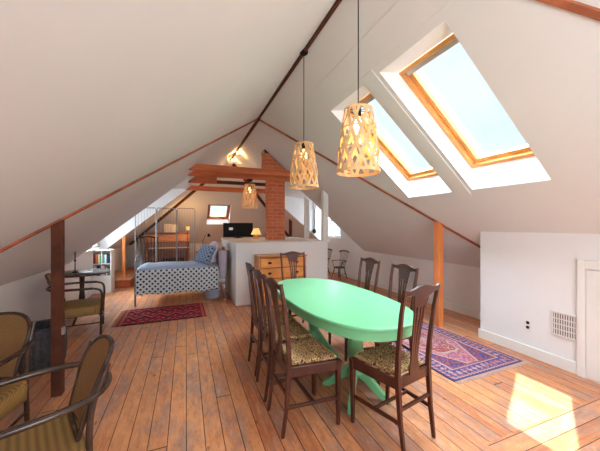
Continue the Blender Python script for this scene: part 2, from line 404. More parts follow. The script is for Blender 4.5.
# knee walls
WL = (6.15, 7.65, .95, 2.12); WR = (7.30, 8.22, 1.10, 2.12)
def kneewall(name, x, dr, win, label):
    b = MB()
    def q(y0, y1, z0, z1): b.add([(x,y0,z0),(x,y1,z0),(x,y1,z1),(x,y0,z1)], [(0,1,2,3)])
    z = cz(x); q(YB, dr[0], 0, z); q(dr[1], YF, 0, z)
    q(dr[0], win[0], 0, DZ); q(win[1], dr[1], 0, DZ); q(win[0], win[1], 0, win[2]); q(win[0], win[1], win[3], DZ)
    struct(b.build(name, 'wall', fixn=False), label)
kneewall('wall_left', XL, DL, WL, 'low white knee wall along the left side')
kneewall('wall_right', XR, DR, WR, 'low white knee wall behind the right-hand post')
b = MB().add([(XL,YF,0),(XR,YF,0),(XR,YF,.79),(XL,YF,.79)], [(0,1,2,3)]); struct(b.build('wall_back', 'wall', fixn=False), 'low knee wall at the far hipped end')
b = MB()
gx = [XL, .2, 2.8, XR]
b.add([(XL,YB,0),(.2,YB,0),(.2,YB,cz(.2)),(XL,YB,cz(XL))], [(0,1,2,3)]); b.add([(2.8,YB,0),(XR,YB,0),(XR,YB,cz(XR)),(2.8,YB,cz(2.8))], [(0,1,2,3)])
b.add([(.2,YB,0),(2.8,YB,0),(2.8,YB,.6),(.2,YB,.6)], [(0,1,2,3)])
b.add([(.2,YB,2.45),(2.8,YB,2.45),(2.8,YB,cz(2.8)-.0),(2.3,YB,cz(2.3)),(RX,YB,RZ),(.2,YB,cz(.2))], [(0,1,2,3,4,5)]) if cz(2.8) > 2.45 else b.add([(.2,YB,2.4),(2.31,YB,2.4),(RX,YB,RZ),(.2,YB,cz(.2))], [(0,1,2,3)])
struct(b.build('wall_front', 'wall', fixn=False), 'gable wall behind the camera')
# near right knee wall, standing further into the room
XN, YN = 3.54, 2.56
b = MB(); b.box(XN, XR-.0, YB+.01, YN, 0, .0001+cz(XR)); b.v = []; b.f = []
b.add([(XN,YB,0),(XN,YN,0),(XN,YN,cz(XN)),(XN,YB,cz(XN))], [(0,1,2,3)]); b.add([(XN,YN,0),(XR,YN,0),(XR,YN,cz(XR)),(XN,YN,cz(XN))], [(0,1,2,3)])
struct(b.build('wall_near', 'wall', fixn=False), 'taller white knee wall standing forward at the right')
# baseboards
b = MB().box(XN-.018, XN, YB, YN+.018, 0, .115).box(XN, XR, YN, YN+.018, 0, .115); struct(b.build('baseboard_near', 'white', bevel=.004))
b = MB().box(XR-.018, XR, YN+.02, YF-.02, 0, .12); struct(b.build('baseboard_right', 'white', bevel=.004))
b = MB().box(XL, XL+.018, YB, YF-.02, 0, .12); struct(b.build('baseboard_left', 'white', bevel=.004))
# ridge board and diagonal straps in the ceiling
b = MB().bar((RX, YB, RZ-.018), (RX, 4.9, RZ-.018), .034, .04); b.bar((RX, 4.9, RZ-.02), (RX, YH, RZ-.02), .06, .04)
struct(b.build('trim_1', 'timber2', bevel=.004), 'dark brown ridge board')
def strap(n, p, q, w, label, m='timber'):
    p, q = Vector(p), Vector(q); nr = Vector((K if q.x > RX else -K, 0, 1)).normalized()
    struct(MB().bar(p+nr*.008, q+nr*.008, w*.8, .05, up=nr).build(n, m, bevel=.004), label)
ex = (-1.84, 2.36); strap('trim_2', (RX, 4.97, RZ), (-1.02, 3.06, cz(-1.02)), .06, 'timber strap running up the left ceiling slope')
strap('trim_3', (-1.02, 3.06, cz(-1.02)), (-1.80, 2.38, cz(-1.8)), .06, 'timber strap below the left post')
strap('trim_4', (RX, 4.97, RZ), (3.40, 3.08, cz(3.40)), .05, 'timber strap running down the right ceiling slope')
strap('trim_5', (3.40, 3.08, cz(3.40)), (3.80, 2.74, cz(3.80)), .05, 'timber strap meeting the forward knee wall')
strap('trim_6', (RX, 1.59, RZ), (3.3, -.2, cz(3.3)), .055, 'timber strap at the top right of the ceiling')
# hip rafters at the far end
for i, (p, q) in enumerate((((RX-.3, YH+.3), (XL+.05, YF-.05)), ((RX+.1, YH+.1), (XR-.05, YF-.05)))):
    P = Vector((p[0], p[1], cz(p[0])-.03)); Q = Vector((q[0], q[1], cz(q[0])-.03))
    struct(MB().bar(P, Q, .09, .09).build('trim_%d' % (7+i), 'timber2', bevel=.004), 'dark hip rafter at the far end')

# windows -------------------------------------------------------------
def roof_window(n, o3, ex_, ey_, nn, L, W_, label, m='pine'):
    """o3 centre of the opening on the outer plane; ex_ down-slope axis, ey_ across; L,W_ outer size"""
    o3, ex_, ey_, nn = map(Vector, (o3, ex_, ey_, nn))
    mt = Matrix((ex_, ey_, nn)).transposed().to_4x4(); mt.translation = o3
    r = sempty(n, label)
    a, c = L/2, W_/2
    def frame(a, c, t, z0, z1):
        b = MB()
        b.box(-a, -a+t, -c, c, z0, z1, mt).box(a-t, a, -c, c, z0, z1, mt).box(-a+t, a-t, -c, -c+t, z0, z1, mt).box(-a+t, a-t, c-t, c, z0, z1, mt)
        return b
    frame(a, c, .045, 0, .09).build('frame', m, r, bevel=.004)
    frame(a-.045, c-.045, .05, .035, .085).build('sash', m, r, bevel=.004)
    MB().box(-a+.095, a-.095, -c+.095, c-.095, .055, .06, mt).build('pane', 'glass', r)
    MB().box(-a+.045, -a+.085, -c+.06, c-.06, .012, .034, mt).build('vent_flap', 'silver', r, bevel=.003)
    return r
for n, (y0, y1), lab in (('window_1', SKY1, 'nearer roof window in the right slope'), ('window_2', SKY2, 'second roof window, behind the hanging bamboo lamp')):
    x0, x1 = SKX; fx0, fx1 = 1.93, 2.96
    off = .222
    p0 = Vector((fx0, 0, cz(fx0)+off)); p1 = Vector((fx1, 0, cz(fx1)+off)); L = (p1-p0).length
    ex_ = (p1-p0).normalized(); nn = Vector((-ex_.z, 0, ex_.x))
    cen = (p0+p1)/2+Vector((0, (y0+y1)/2, 0))
    roof_window(n, cen, ex_, (0, 1, 0), nn, L, y1-y0, lab)
    b = MB()
    A, B_ = (x0, cz(x0)), (x1, cz(x1)); P0, P1 = (fx0, cz(fx0)+off), (fx1, cz(fx1)+off)
    b.add([(A[0],y0,A[1]),(A[0],y1,A[1]),(P0[0],y1,P0[1]),(P0[0],y0,P0[1])], [(0,1,2,3)])
    b.add([(B_[0],y0,B_[1]),(B_[0],y1,B_[1]),(P1[0],y1,P1[1]),(P1[0],y0,P1[1])], [(0,1,2,3)])
    for y in (y0, y1): b.add([(A[0],y,A[1]),(P0[0],y,P0[1]),(P1[0],y,P1[1]),(B_[0],y,B_[1])], [(0,1,2,3)])
    struct(b.build('trim_%d' % (9+int(n[-1])), 'reveal', fixn=False), 'white reveal around the roof window')
# casing boards between and above the two roof windows
def onroof(x, y, h=0): return Vector((x, y, cz(x)))-Vector((K, 0, 1)).normalized()*h
def cas(n, y0, y1, x0, x1, lab):
    b = MB(); b.hexa([onroof(x0,y0,-.02),onroof(x1,y0,-.02),onroof(x1,y1,-.02),onroof(x0,y1,-.02)], [onroof(x0,y0,.009),onroof(x1,y0,.009),onroof(x1,y1,.009),onroof(x0,y1,.009)])
    struct(b.build(n, 'ceil', bevel=.003), lab)
cas('trim_12', SKY1[1]+.05, SKY2[0]-.05, 1.66, 3.02, 'flat board between the two roof windows')
cas('trim_13', SKY1[0]-.1, SKY2[1]+.1, 1.46, SKX[0]-.06, 'flat board above the two roof windows')
# far roof window
y0, y1 = HY; fy0, fy1 = 9.90, 10.47; off = .16
p0 = Vector((0, fy0, hz(fy0)+off)); p1 = Vector((0, fy1, hz(fy1)+off)); L = (p1-p0).length; ex_ = (p1-p0).normalized(); nn = Vector((0, -ex_.z, ex_.y))
roof_window('window_3', (p0+p1)/2+Vector((sum(HX)/2, 0, 0)), ex_, (1, 0, 0), nn, L, HX[1]-HX[0], 'small roof window in the far hipped end', 'timber')
b = MB(); x0, x1 = HX
b.add([(x0,y0,hz(y0)),(x1,y0,hz(y0)),(x1,fy0,hz(fy0)+off),(x0,fy0,hz(fy0)+off)], [(0,1,2,3)]); b.add([(x0,y1,hz(y1)),(x1,y1,hz(y1)),(x1,fy1,hz(fy1)+off),(x0,fy1,hz(fy1)+off)], [(0,1,2,3)])
for x in (x0, x1): b.add([(x,y0,hz(y0)),(x,fy0,hz(fy0)+off),(x,fy1,hz(fy1)+off),(x,y1,hz(y1))], [(0,1,2,3)])
struct(b.build('trim_14', 'reveal', fixn=False), 'white reveal around the far roof window')
def wall_window(n, x, win, side, label):
    y0, y1, z0, z1 = win; r = sempty(n, label); d = .1*side
    xa, xb = sorted((x, x+d)); b = MB(); t = .05
    b.box(xa, xb, y0, y0+t, z0, z1).box(xa, xb, y1-t, y1, z0, z1).box(xa, xb, y0+t, y1-t, z1-t, z1).box(xa, xb, y0+t, y1-t, z0, z0+t)
    b.build('frame', 'white', r, bevel=.004)
    xm = x+d*.6; m_ = MB().box(xm-.012, xm+.012, (y0+y1)/2-.015, (y0+y1)/2+.015, z0+t, z1-t).box(xm-.012, xm+.012, y0+t, y1-t, (z0+z1)/2-.012, (z0+z1)/2+.012)
    m_.build('glazing_bar', 'white', r)
    MB().box(xm-.003, xm+.003, y0+t, y1-t, z0+t, z1-t).build('pane', 'glass', r)
    xs = sorted((x-.05*side, x)); MB().box(xs[0], xs[1], y0-.05, y1+.05, z0-.035, z0).build('window_sill', 'white', r, bevel=.004)
wall_window('window_4', XR, WR, 1, 'dormer window on the right, beyond the white posts')
wall_window('window_5', XL, WL, -1, 'dormer window on the left')
r = sempty('window_6', 'large window added in the unseen gable behind the camera for fill light')  # made-up window, out of view, put in as an opening for the fill
b = MB(); yy = YB
b.box(.2, .26, yy-.08, yy, .6, 2.4).box(2.25, 2.31, yy-.08, yy, .6, 2.4).box(1.22, 1.28, yy-.08, yy, .6, 2.4).box(.2, 2.31, yy-.08, yy, .6, .66).box(.2, 2.31, yy-.08, yy, 2.34, 2.4)
b.build('frame', 'white', r)
MB().box(.26, 2.25, yy-.05, yy-.045, .66, 2.34).build('pane', 'glass', r)
MB().box(2.31, 2.8, yy-.02, yy, .6, 2.0).build('panel', 'wall', r)
# low access door with its casing in the near knee wall
r = sempty('door_1', 'low white access door in the forward knee wall')
MB().box(XN-.022, XN+.01, .84, 1.50, .02, 1.03).build('door_panel', 'white', r, bevel=.003)
b = MB().box(XN-.03, XN, 1.505, 1.565, 0, 1.12).box(XN-.03, XN, .77, .835, 0, 1.12).box(XN-.03, XN, .835, 1.505, 1.04, 1.12); b.build('door_frame', 'white', r, bevel=.003)
MB().lathe([(.012, 0), (.012, .02), (.02, .03), (.02, .04), (.008, .045)], 12).build('door_knob', 'brass', r).matrix_local = Matrix.Translation((XN-.022, .92, .55)) @ Matrix.Rotation(-PI/2, 4, 'Y')

# partition (boxed half wall) with two white posts up to the slope
PX0, PX1, PY0, PY1, PZ = .83, 2.68, 5.18, 7.35, 1.14
b = MB().box(PX0, PX1, PY0, PY1, 0, PZ-.03); struct(b.build('wall_partition', 'wall', bevel=.006), 'white half wall boxing in the stair behind the table')
b = MB().box(PX0-.025, PX1+.025, PY0-.025, PY1+.02, PZ-.03, PZ); struct(b.build('trim_15', 'white', bevel=.006), 'white capping board of the half wall')
def zup(x0, x1, y0, y1, z0, name, m, parent=None, **k):   # square post cut to the roof slope
    e = .015
    b = MB().hexa([(x0,y0,z0),(x1,y0,z0),(x1,y1,z0),(x0,y1,z0)], [(x0,y0,cz(x0)-e),(x1,y0,cz(x1)-e),(x1,y1,cz(x1)-e),(x0,y1,cz(x0)-e)])
    return b.build(name, m, parent, **k)
struct(zup(2.58, 2.69, 5.17, 5.28, PZ, 'trim_16', 'white', bevel=.004), 'front white post on the half wall')
struct(zup(2.62, 2.72, 6.2, 6.3, PZ, 'trim_17', 'white', bevel=.004), 'rear white post on the half wall')

# ------------------------------------------------------------------ timbers as things
def post(x, y, w, d, z0, label, m):
    o = thing('wooden_post', label, 'post', (x, y, z0))
    b = MB(); e = .03
    b.hexa([(-w/2,-d/2,0),(w/2,-d/2,0),(w/2,d/2,0),(-w/2,d/2,0)], [(sx*w/2, sy*d/2, cz(x+sx*w/2)-e-z0) for sx, sy in ((-1,-1),(1,-1),(1,1),(-1,1))])
    b.build('shaft', m, o, bevel=.006)
    return o
p = post(-1.02, 3.04, .075, .075, 0, 'dark red-brown timber post standing between the wicker chairs at the left', 'timber2')
MB().bar((.034, -.02, .55), (.055, -.02, .55), .03, .06).build('bracket', 'silver', p)
post(3.39, 3.08, .09, .09, 0, 'bright orange pine post at the end of the patterned rug', 'postR')
post(-1.36, 7.78, .07, .07, .2, 'orange post standing on the low wooden step beyond the bookcase', 'postR')
post(3.2, 8.85, .08, .08, 0, 'dark post far back, right of the brick chimney', 'timber2')
def beam(y, z, dz, dy, label, m='beam', x0=None, x1=None):
    o = thing('ceiling_beam', label, 'beam', (RX, y, z), 0, 'collar beams across the attic')
    xa = (z+.0-2.355)/K; xb = (z+dz-2.355)/K; L0 = xa-RX; L1 = xb-RX
    if x1 is None: R0, R1 = -L0, -L1
    else: R0 = R1 = x1-RX
    b = MB().hexa([(L0,-dy/2,0),(R0,-dy/2,0),(R0,dy/2,0),(L0,dy/2,0)], [(L1,-dy/2,dz),(R1,-dy/2,dz),(R1,dy/2,dz),(L1,dy/2,dz)])
    b.build('timber', m, o, bevel=.005)
    return o
beam(5.12, 2.385, .105, .07, 'front collar beam passing in front of the brick chimney')
beam(5.66, 2.375, .10, .07, 'second collar beam, close behind the front one')
o = beam(6.60, 2.385, .07, .08, 'third collar beam, with a short thicker piece at its left end', 'timber2', x1=1.95)
MB().hexa([(-1.13,-.06,-.02),(-.55,-.06,-.02),(-.55,-.045,-.02),(-1.13,-.045,-.02)], [(-1.0,-.06,.16),(-.55,-.06,.16),(-.55,-.045,.16),(-1.0,-.045,.16)]).build('side_block', 'beam', o)
beam(7.75, 2.345, .12, .08, 'rearmost collar beam before the far roof window', 'beam', x1=2.2)

# brick chimney, cut off by the right slope, with a dark cap piece
ch = thing('brick_chimney', 'red brick chimney rising behind the half wall to the sloping ceiling', 'chimney', (1.80, 6.06, PZ))
cx0, cx1, cy0, cy1 = 1.63, 1.985, 5.84, 6.14
e = .012
lf = lambda x, y, z: (x-1.80, y-6.06, z-PZ)
MB().hexa([lf(cx0,cy0,PZ),lf(cx1,cy0,PZ),lf(cx1,cy1,PZ),lf(cx0,cy1,PZ)], [lf(cx0,cy0,2.52),lf(cx1,cy0,2.52),lf(cx1,cy1,2.52),lf(cx0,cy1,2.52)]).build('stack', 'brick', ch, bevel=.006)
MB().hexa([lf(cx0-.09,cy0-.01,2.52),lf(cx1+.03,cy0-.01,2.52),lf(cx1+.03,cy1,2.52),lf(cx0-.09,cy1,2.52)], [lf(cx0-.09,cy0-.01,cz(cx0-.09)-e),lf(cx1+.03,cy0-.01,cz(cx1+.03)-e),lf(cx1+.03,cy1,cz(cx1+.03)-e),lf(cx0-.09,cy1,cz(cx0-.09)-e)]).build('upper_stack', 'brick', ch, bevel=.006)
gx_ = cx0-.10; MB().hexa([lf(gx_,cy0-.02,2.98),lf(gx_+.02,cy0-.02,2.98),lf(gx_+.02,cy1,2.98),lf(gx_,cy1,2.98)], [lf(gx_,cy0-.02,cz(gx_)-.01),lf(gx_+.10,cy0-.02,cz(gx_+.10)-.01),lf(gx_+.10,cy1,cz(gx_+.10)-.01),lf(gx_,cy1,cz(gx_)-.01)]).build('flashing', 'dark', ch)

# low wooden step beyond the bookcase
st = thing('wooden_step', 'low orange-brown wooden platform against the far left wall', 'step', (-1.52, 8.45, 0))
MB().box(-.31, .31, -.8, .8, 0, .17).build('riser_box', 'beam', st); MB().box(-.31, .33, -.83, .8, .17, .2).build('tread', 'floor', st, bevel=.004)

# ------------------------------------------------------------------ dining table
tb = thing('dining_table', 'oval mint green painted dining table on turned pedestals', 'table', (1.363, 2.546, 0), 0)
def stadium(a, c, n=28, p=2.5):
    out = []
    for k in range(n*2):
        t = 2*PI*k/(n*2); ct, st_ = math.cos(t), math.sin(t)
        out.append((a*math.copysign(abs(st_)**(2/2.5), st_), c*math.copysign(abs(ct)**(2/2.5), ct)))
    return out
MB().prism(stadium(.473, .979), .722, .75).build('tabletop', 'green', tb, bevel=.010, smooth=True, seg=3)
outer = stadium(.447, .953); inner = stadium(.425, .931); n = len(outer)
b = MB(); vs = [(x,y,.65) for x,y in outer]+[(x,y,.722) for x,y in outer]+[(x,y,.65) for x,y in inner]+[(x,y,.722) for x,y in inner]
fs = []
for i in range(n):
    j = (i+1) % n; fs += [(i,j,n+j,n+i), (2*n+j,2*n+i,3*n+i,3*n+j), (j,i,2*n+i,2*n+j)]
b.add(vs, fs); b.build('apron', 'green', tb, smooth=True)
for sgn in (-1, 1):
    cy = sgn*.43
    pd = MB().lathe([(.05,.16),(.075,.19),(.06,.22),(.052,.26),(.062,.30),(.07,.37),(.066,.44),(.052,.50),(.046,.53),(.06,.55),(.066,.59),(.05,.61),(.06,.63),(.075,.65)], 24, (0, cy, 0)).build('pedestal', 'green', tb, smooth=True)
    MB().box(-.32, .32, cy-.05, cy+.05, .65, .70).box(-.045, .045, cy-.3, cy+.3, .652, .70).build('cleat', 'green', pd)
    for dx, dy in ((-.85, -1), (.8, -1), (.8, 1), (-.85, 1)):
        d = Vector((dx, dy, 0)).normalized(); q = Vector((-d.y, d.x, 0))
        prof = [(.02,.29),(.06,.25),(.12,.19),(.19,.12),(.26,.055),(.30,.035),(.305,0),(.25,0),(.18,.045),(.10,.11),(.04,.15),(.01,.17)]
        MB().prism(prof, -.022, .022, lambda a, b_, c: tuple(Vector((0,cy,0))+d*a+q*c+Vector((0,0,b_)))).build('foot', 'green', tb, bevel=.006)

# ------------------------------------------------------------------ dining chairs
def rail_curve(w, z0, h, crest, dep, y0, ny=16):
    """curved top rail of a chair; returns MB"""
    b = MB(); sec = []
    for i in range(ny+1):
        t = i/ny*2-1; x = t*w; up = crest*(.5+.5*math.cos(PI*min(1, abs(t)*1.15)))+.016*max(0, (abs(t)-.72)/.28)**1.5
        y = y0+dep*(t*t-1)
        low = z0-(.0+.035*max(0, 1-abs(t)*1.6))
        sec.append([(x,y-.011,low),(x,y+.011,low),(x,y+.009,z0+h+up),(x,y-.013,z0+h+up)])
    vs = [v for s_ in sec for v in s_]; fs = [(0,1,2,3), tuple(4*ny+k for k in (3,2,1,0))]
    for i in range(ny):
        for k in range(4): fs.append((4*i+k, 4*(i+1)+k, 4*(i+1)+(k+1) % 4, 4*i+(k+1) % 4))
    return b.add(vs, fs)
DC = 'dining chairs around the green table'
def make_dining(loc, rz, label):
    t = thing('dining_chair', label, 'chair', loc, rz, DC); t.scale = (.93, .93, 1.05)
    sf, sr, sh = .215, .178, .455
    MB().prism([(-sf+.012,.20),(sf-.012,.20),(sr-.014,-.175),(-sr+.014,-.175)], sh-.005, sh+.028).build('seat', 'fabric', t, bevel=.016, smooth=True, seg=4)
    fr = MB(); fr.bar((-sf,.205,sh-.035),(sf,.205,sh-.035),.022,.065).bar((-sr,-.19,sh-.035),(sr,-.19,sh-.035),.022,.065)
    fr.bar((-sf,.20,sh-.035),(-sr,-.19,sh-.035),.022,.065).bar((sf,.20,sh-.035),(sr,-.19,sh-.035),.022,.065)
    fr.build('seat_frame', 'mahog', t, bevel=.003)
    for s_ in (-1, 1):
        MB().bar((s_*sf,.2,sh),(s_*(sf-.008),.205,0),.038,.038,w2=.024,h2=.024).build('front_leg', 'mahog', t, bevel=.003)
        P = [(s_*.172,-.245,0),(s_*.176,-.215,.2),(s_*sr,-.195,sh),(s_*.182,-.205,.62),(s_*.19,-.235,.85),(s_*.194,-.265,.992)]
        W = [.024,.028,.036,.030,.026,.024]
        b = MB(); rings = []
        for (x,y,z), w_ in zip(P, W): rings += [(x-w_*.45,y-w_/2,z),(x+w_*.45,y-w_/2,z),(x+w_*.45,y+w_/2,z),(x-w_*.45,y+w_/2,z)]
        fs = [(3,2,1,0), (20,21,22,23)]
        for i in range(5):
            for k in range(4): fs.append((4*i+k,4*i+(k+1) % 4,4*(i+1)+(k+1) % 4,4*(i+1)+k))
        b.add(rings, fs).build('back_leg', 'mahog', t, bevel=.003)
        MB().bar((s_*(sf-.005),.2,.19),(s_*.176,-.213,.19),.016,.024).build('side_stretcher', 'mahog', t, bevel=.002)
    MB().bar((-.19,.0,.19),(.19,.0,.19),.016,.022).build('cross_stretcher', 'mahog', t, bevel=.002)
    MB().bar((-.175,-.21,.27),(.175,-.21,.27),.016,.024).build('rear_stretcher', 'mahog', t, bevel=.002)
    rail_curve(.205, .965, .026, .028, .012, -.262).build('top_rail', 'mahog', t, bevel=.004, smooth=True)
    sp = MB()
    def yb(z): return -.197 if z < sh+.03 else -.197-.072*((z-.485)/.5)**1.4
    for k, (tb_, bb_) in enumerate(((-.075,-.030),(-.028,-.011),(.028,.011),(.075,.030))):
        zs = [sh+.0+i*(.975-sh)/8 for i in range(9)]
        pts = []
        for i, z in enumerate(zs):
            u = i/8; x = bb_+(tb_-bb_)*(u**2.2); pts.append(Vector((x, yb(z), z)))
        for p_, q_, u in zip(pts, pts[1:], range(8)):
            w1 = .017+(.012 if u < 1 else 0)+(.014*(max(0,u-5)/2) if k in (0,3) else .008*(max(0,u-5)/2)); sp.bar(p_, q_, w1, .009, up=(0,1,0))
    sp.box(-.052,.052,-.205,-.193,sh-.01,sh+.05)
    sp.prism([(-.09,.975),(-.078,.90),(-.03,.875),(.03,.875),(.078,.90),(.09,.975)], 0, .009, lambda a, b_, c: (a, yb(b_)-.0045+c, b_))
    sp.build('splat', 'mahog', t)
    return t
dc = make_dining((.835, 2.015, 0), -PI/2+.03, 'dark mahogany dining chair nearest of the three along the left table side')
dup(dc, (.835, 2.44, 0), -PI/2-.02, 'dark dining chair in the middle of the left table side')
dup(dc, (.85, 2.87, 0), -PI/2+.0, 'dark dining chair furthest along the left table side')
dup(dc, (1.37, 1.66, 0), math.radians(12), 'dark dining chair at the near end of the green table, back to the viewer')
dup(dc, (1.765, 2.25, 0), PI/2-.05, 'dark dining chair on the right table side, nearer to the orange post')
dup(dc, (1.785, 2.84, 0), PI/2-.02, 'dark dining chair on the right table side, nearer to the half wall')
dup(dc, (1.46, 3.70, 0), PI, 'dark dining chair at the far table end in front of the chest')

# ------------------------------------------------------------------ chest of drawers
cd = thing('chest_of_drawers', 'orange pine chest of drawers against the white half wall', 'chest', (1.60, 4.97, 0))
w_ = .44
MB().box(-w_, -w_+.02, -.18, .18, 0, .90).box(w_-.02, w_, -.18, .18, 0, .90).box(-w_+.02, w_-.02, .165, .18, .05, .90).box(-w_+.02, w_-.02, -.17, .165, .05, .08).build('body', 'chest', cd, bevel=.003)
MB().box(-w_-.015, w_+.015, -.195, .185, .90, .922).build('top', 'chest', cd, bevel=.004)
z = .09
for i, hh in enumerate((.215, .20, .175, .165)):
    d = MB().box(-w_+.024, w_-.024, -.186, -.10, z, z+hh).build('drawer', 'chest', cd, bevel=.004)
    for sx in (-.25, .25):
        b = MB().lathe([(.034,0),(.034,.004),(.03,.018),(.016,.026),(.003,.028)], 14); b.v = [(x+sx, -.186-z_, y*.55+z+hh/2) for x, y, z_ in b.v]
        b.build('cup_pull', 'brass', d, smooth=True)
    z += hh+.012

# ------------------------------------------------------------------ bamboo pendant lamps
def make_pendant(loc, ztop_cord, label, power, seed=1, name='pendant_lamp', cord=None):
    random.seed(seed)
    t = thing(name, label, 'lamp', loc, 0, 'woven bamboo pendant lamps')
    H = .47; rt, rb = .097, .155
    def rad(z): u = z/H; return rb+(rt-rb)*u-.012*math.sin(PI*u)*-1
    b = MB()
    def ribbon(fn, w, off, n=14):
        nonlocal b; vs = []
        pts = [fn(i/n) for i in range(n+1)]
        P = [Vector(((rad(z)+off(i/n))*math.cos(a), (rad(z)+off(i/n))*math.sin(a), z)) for i, (a, z) in enumerate(pts)]
        for i, p_ in enumerate(P):
            d = (P[min(i+1, n)]-P[max(i-1, 0)]).normalized(); nr = Vector((p_.x, p_.y, 0)).normalized(); sd = d.cross(nr).normalized()
            for (sa, sb) in ((-1,-1),(1,-1),(1,1),(-1,1)): vs.append(p_+sd*sa*w/2+nr*sb*.0012)
        fs = [(0,1,2,3), tuple(4*n+k for k in (3,2,1,0))]
        for i in range(n):
            for k in range(4): fs.append((4*i+k, 4*(i+1)+k, 4*(i+1)+(k+1) % 4, 4*i+(k+1) % 4))
        b.add(vs, fs)
    N = 11
    for k in range(N):
        for sg in (-1, 1):
            a0 = 2*PI*k/N+random.uniform(-.07, .07); tw = sg*(1.25+random.uniform(-.12, .12))
            ribbon(lambda u, a0=a0, tw=tw: (a0+tw*u, H*u), .021+random.uniform(-.004, .005), lambda u, sg=sg, k=k: .003*sg*math.sin(u*14+k))
    for k in range(5):
        a0 = random.uniform(0, 2*PI); z0 = random.uniform(.06, H-.06); tw = random.uniform(.7, 1.6)*random.choice((-1, 1)); dz = random.uniform(-.07, .07)
        ribbon(lambda u, a0=a0, tw=tw, z0=z0, dz=dz: (a0+tw*u, z0+dz*u), .017, lambda u: .006)
    b.build('lamp_shade', 'bamboo', t)
    r = MB()
    for z0, wd, nm in ((.008, .022, 'rim'), (.17, .009, 'hoop'), (.32, .009, 'hoop'), (H-.006, .014, 'rim')):
        b = MB(); ribbon(lambda u, z0=z0: (2*PI*u, z0), wd, lambda u: .005, 36); b.build(nm, 'bamboo', t)
    sp_ = MB()
    for k in range(3):
        a = PI*k/3; sp_.tube([(-rt*math.cos(a), -rt*math.sin(a), H-.01), (rt*math.cos(a), rt*math.sin(a), H-.01)], .002, 6)
    sp_.build('spider', 'dark', t)
    MB().lathe([(.004,.03),(.022,.0),(.022,-.05),(.016,-.055)], 14, (0,0,H-.0)).build('bulb_holder', 'dark', t, smooth=True)
    bl = MB().lathe([(.012,0),(.018,-.02),(.032,-.05),(.034,-.075),(.024,-.1),(.004,-.108)], 16, (0,0,H-.055)).build('bulb', 'bulb', t, smooth=True)
    if ztop_cord > loc[2]+H+.05:
        MB().tube([(0,0,H+.02), (0,0,ztop_cord-loc[2]-.02)], .004, 6).build('cord', 'dark', t)
    MB().lathe([(.006,-.05),(.035,-.045),(.058,-.02),(.06,0)], 20, (0,0,ztop_cord-loc[2])).build('ceiling_rose', 'black', t, smooth=True)
    if power:
        l = light('lamp_glow', 'POINT', (0,0,H-.25), power, (1, .45, .14)); l.data.shadow_soft_size = .03; l.parent = t
    random.seed(3)
    return t
make_pendant((RX, 2.85, 1.86), 3.35, 'woven bamboo pendant hanging from the ridge by a long cord over the table', .5, 1)
make_pendant((RX, 1.80, 1.84), 3.335, 'nearest and largest-looking bamboo pendant, hanging before the second roof window', 2.2, 2)
make_pendant((RX, 5.66, 1.80), 2.372, 'small far bamboo pendant hanging under the collar beams', 1.0, 5)

# bare spot bulbs under the ridge
def spot(y, label, e):
    t = thing('ridge_spotlight', label, 'lamp', (RX, y, RZ-.045), 0, 'spotlights under the ridge')
    MB().lathe([(.02,.03),(.02,.0),(.02,-.02)], 14).build('bulb_holder', 'brass', t, smooth=True)
    MB().lathe([(.012,-.02),(.028,-.045),(.03,-.065),(.018,-.085),(.003,-.09)], 14).build('bulb', 'bulb', t, smooth=True)
    l = light('lamp_glow', 'POINT', (0,0,-.08), e, (1, .55, .2)); l.data.shadow_soft_size = .035; l.parent = t
spot(7.15, 'glowing bare bulb under the ridge, the one nearer the viewer', 14)
spot(7.98, 'glowing bare bulb at the far tip of the ridge', 14)

# ------------------------------------------------------------------ things on the half wall
tv = thing('television', 'black flat television standing on the back left of the half wall', 'television', (1.20, 7.12, PZ), math.radians(-6))
MB().box(-.36, .36, -.02, .025, .025, .375).build('casing', 'black', tv, bevel=.006)
MB().box(-.335, .335, -.024, -.019, .05, .355).build('screen', 'black', tv)
MB().box(-.22, -.13, -.027, -.024, .20, .26).build('sticker', 'silver', tv)
MB().lathe([(.12,0),(.12,.01),(.02,.02),(.02,.03)], 20, sy=.6).build('base', 'black', tv)
lp = thing('table_lamp', 'small lamp with a glowing yellow shade beside the television', 'lamp', (1.53, 6.60, PZ))
MB().lathe([(.06,0),(.06,.012),(.02,.03),(.032,.06),(.03,.08),(.012,.1),(.008,.13)], 18).build('base', 'pine', lp, smooth=True)
MB().lathe([(.12,.10),(.118,.105),(.06,.245),(.058,.245)], 24).build('lamp_shade', 'shade', lp, smooth=True)
l = light('lamp_glow', 'POINT', (0,0,.3), 1.6, (1,.6,.25)); l.parent = lp; l.data.shadow_soft_size = .03

# ------------------------------------------------------------------ bed
bx0, bx1, by0, by1 = -.84, .74, 5.82, 6.62
bd = thing('iron_bed', 'single iron bed under a polka-dot cover beside the half wall', 'bed', ((bx0+bx1)/2, (by0+by1)/2, 0))
hw, hl = (by1-by0)/2, (bx1-bx0)/2
def bedend(x, z, nm):
    b = MB(); pts = [(x,-hw,0),(x,-hw,z*.75)]+[(x, -hw*math.cos(PI*k/12), z*.75+z*.25*math.sin(PI*k/12)) for k in range(1, 12)]+[(x,hw,z*.75),(x,hw,0)]
    b.tube(pts, .016, 10); b.tube([(x,-hw,z*.45),(x,hw,z*.45)], .010, 8)
    for k in range(1, 8):
        y = -hw+2*hw*k/8; b.tube([(x,y,z*.45),(x,y,z*.75+z*.25*math.sqrt(max(0, 1-(y/hw)**2)))], .006, 6)
    b.build(nm, 'steel', bd, smooth=True)
bedend(-hl, .93, 'footboard'); bedend(hl, 1.0, 'headboard')
MB().bar((-hl,-hw+.02,.30),(hl,-hw+.02,.30),.02,.04).bar((-hl,hw-.02,.30),(hl,hw-.02,.30),.02,.04).build('side_rail', 'steel', bd)
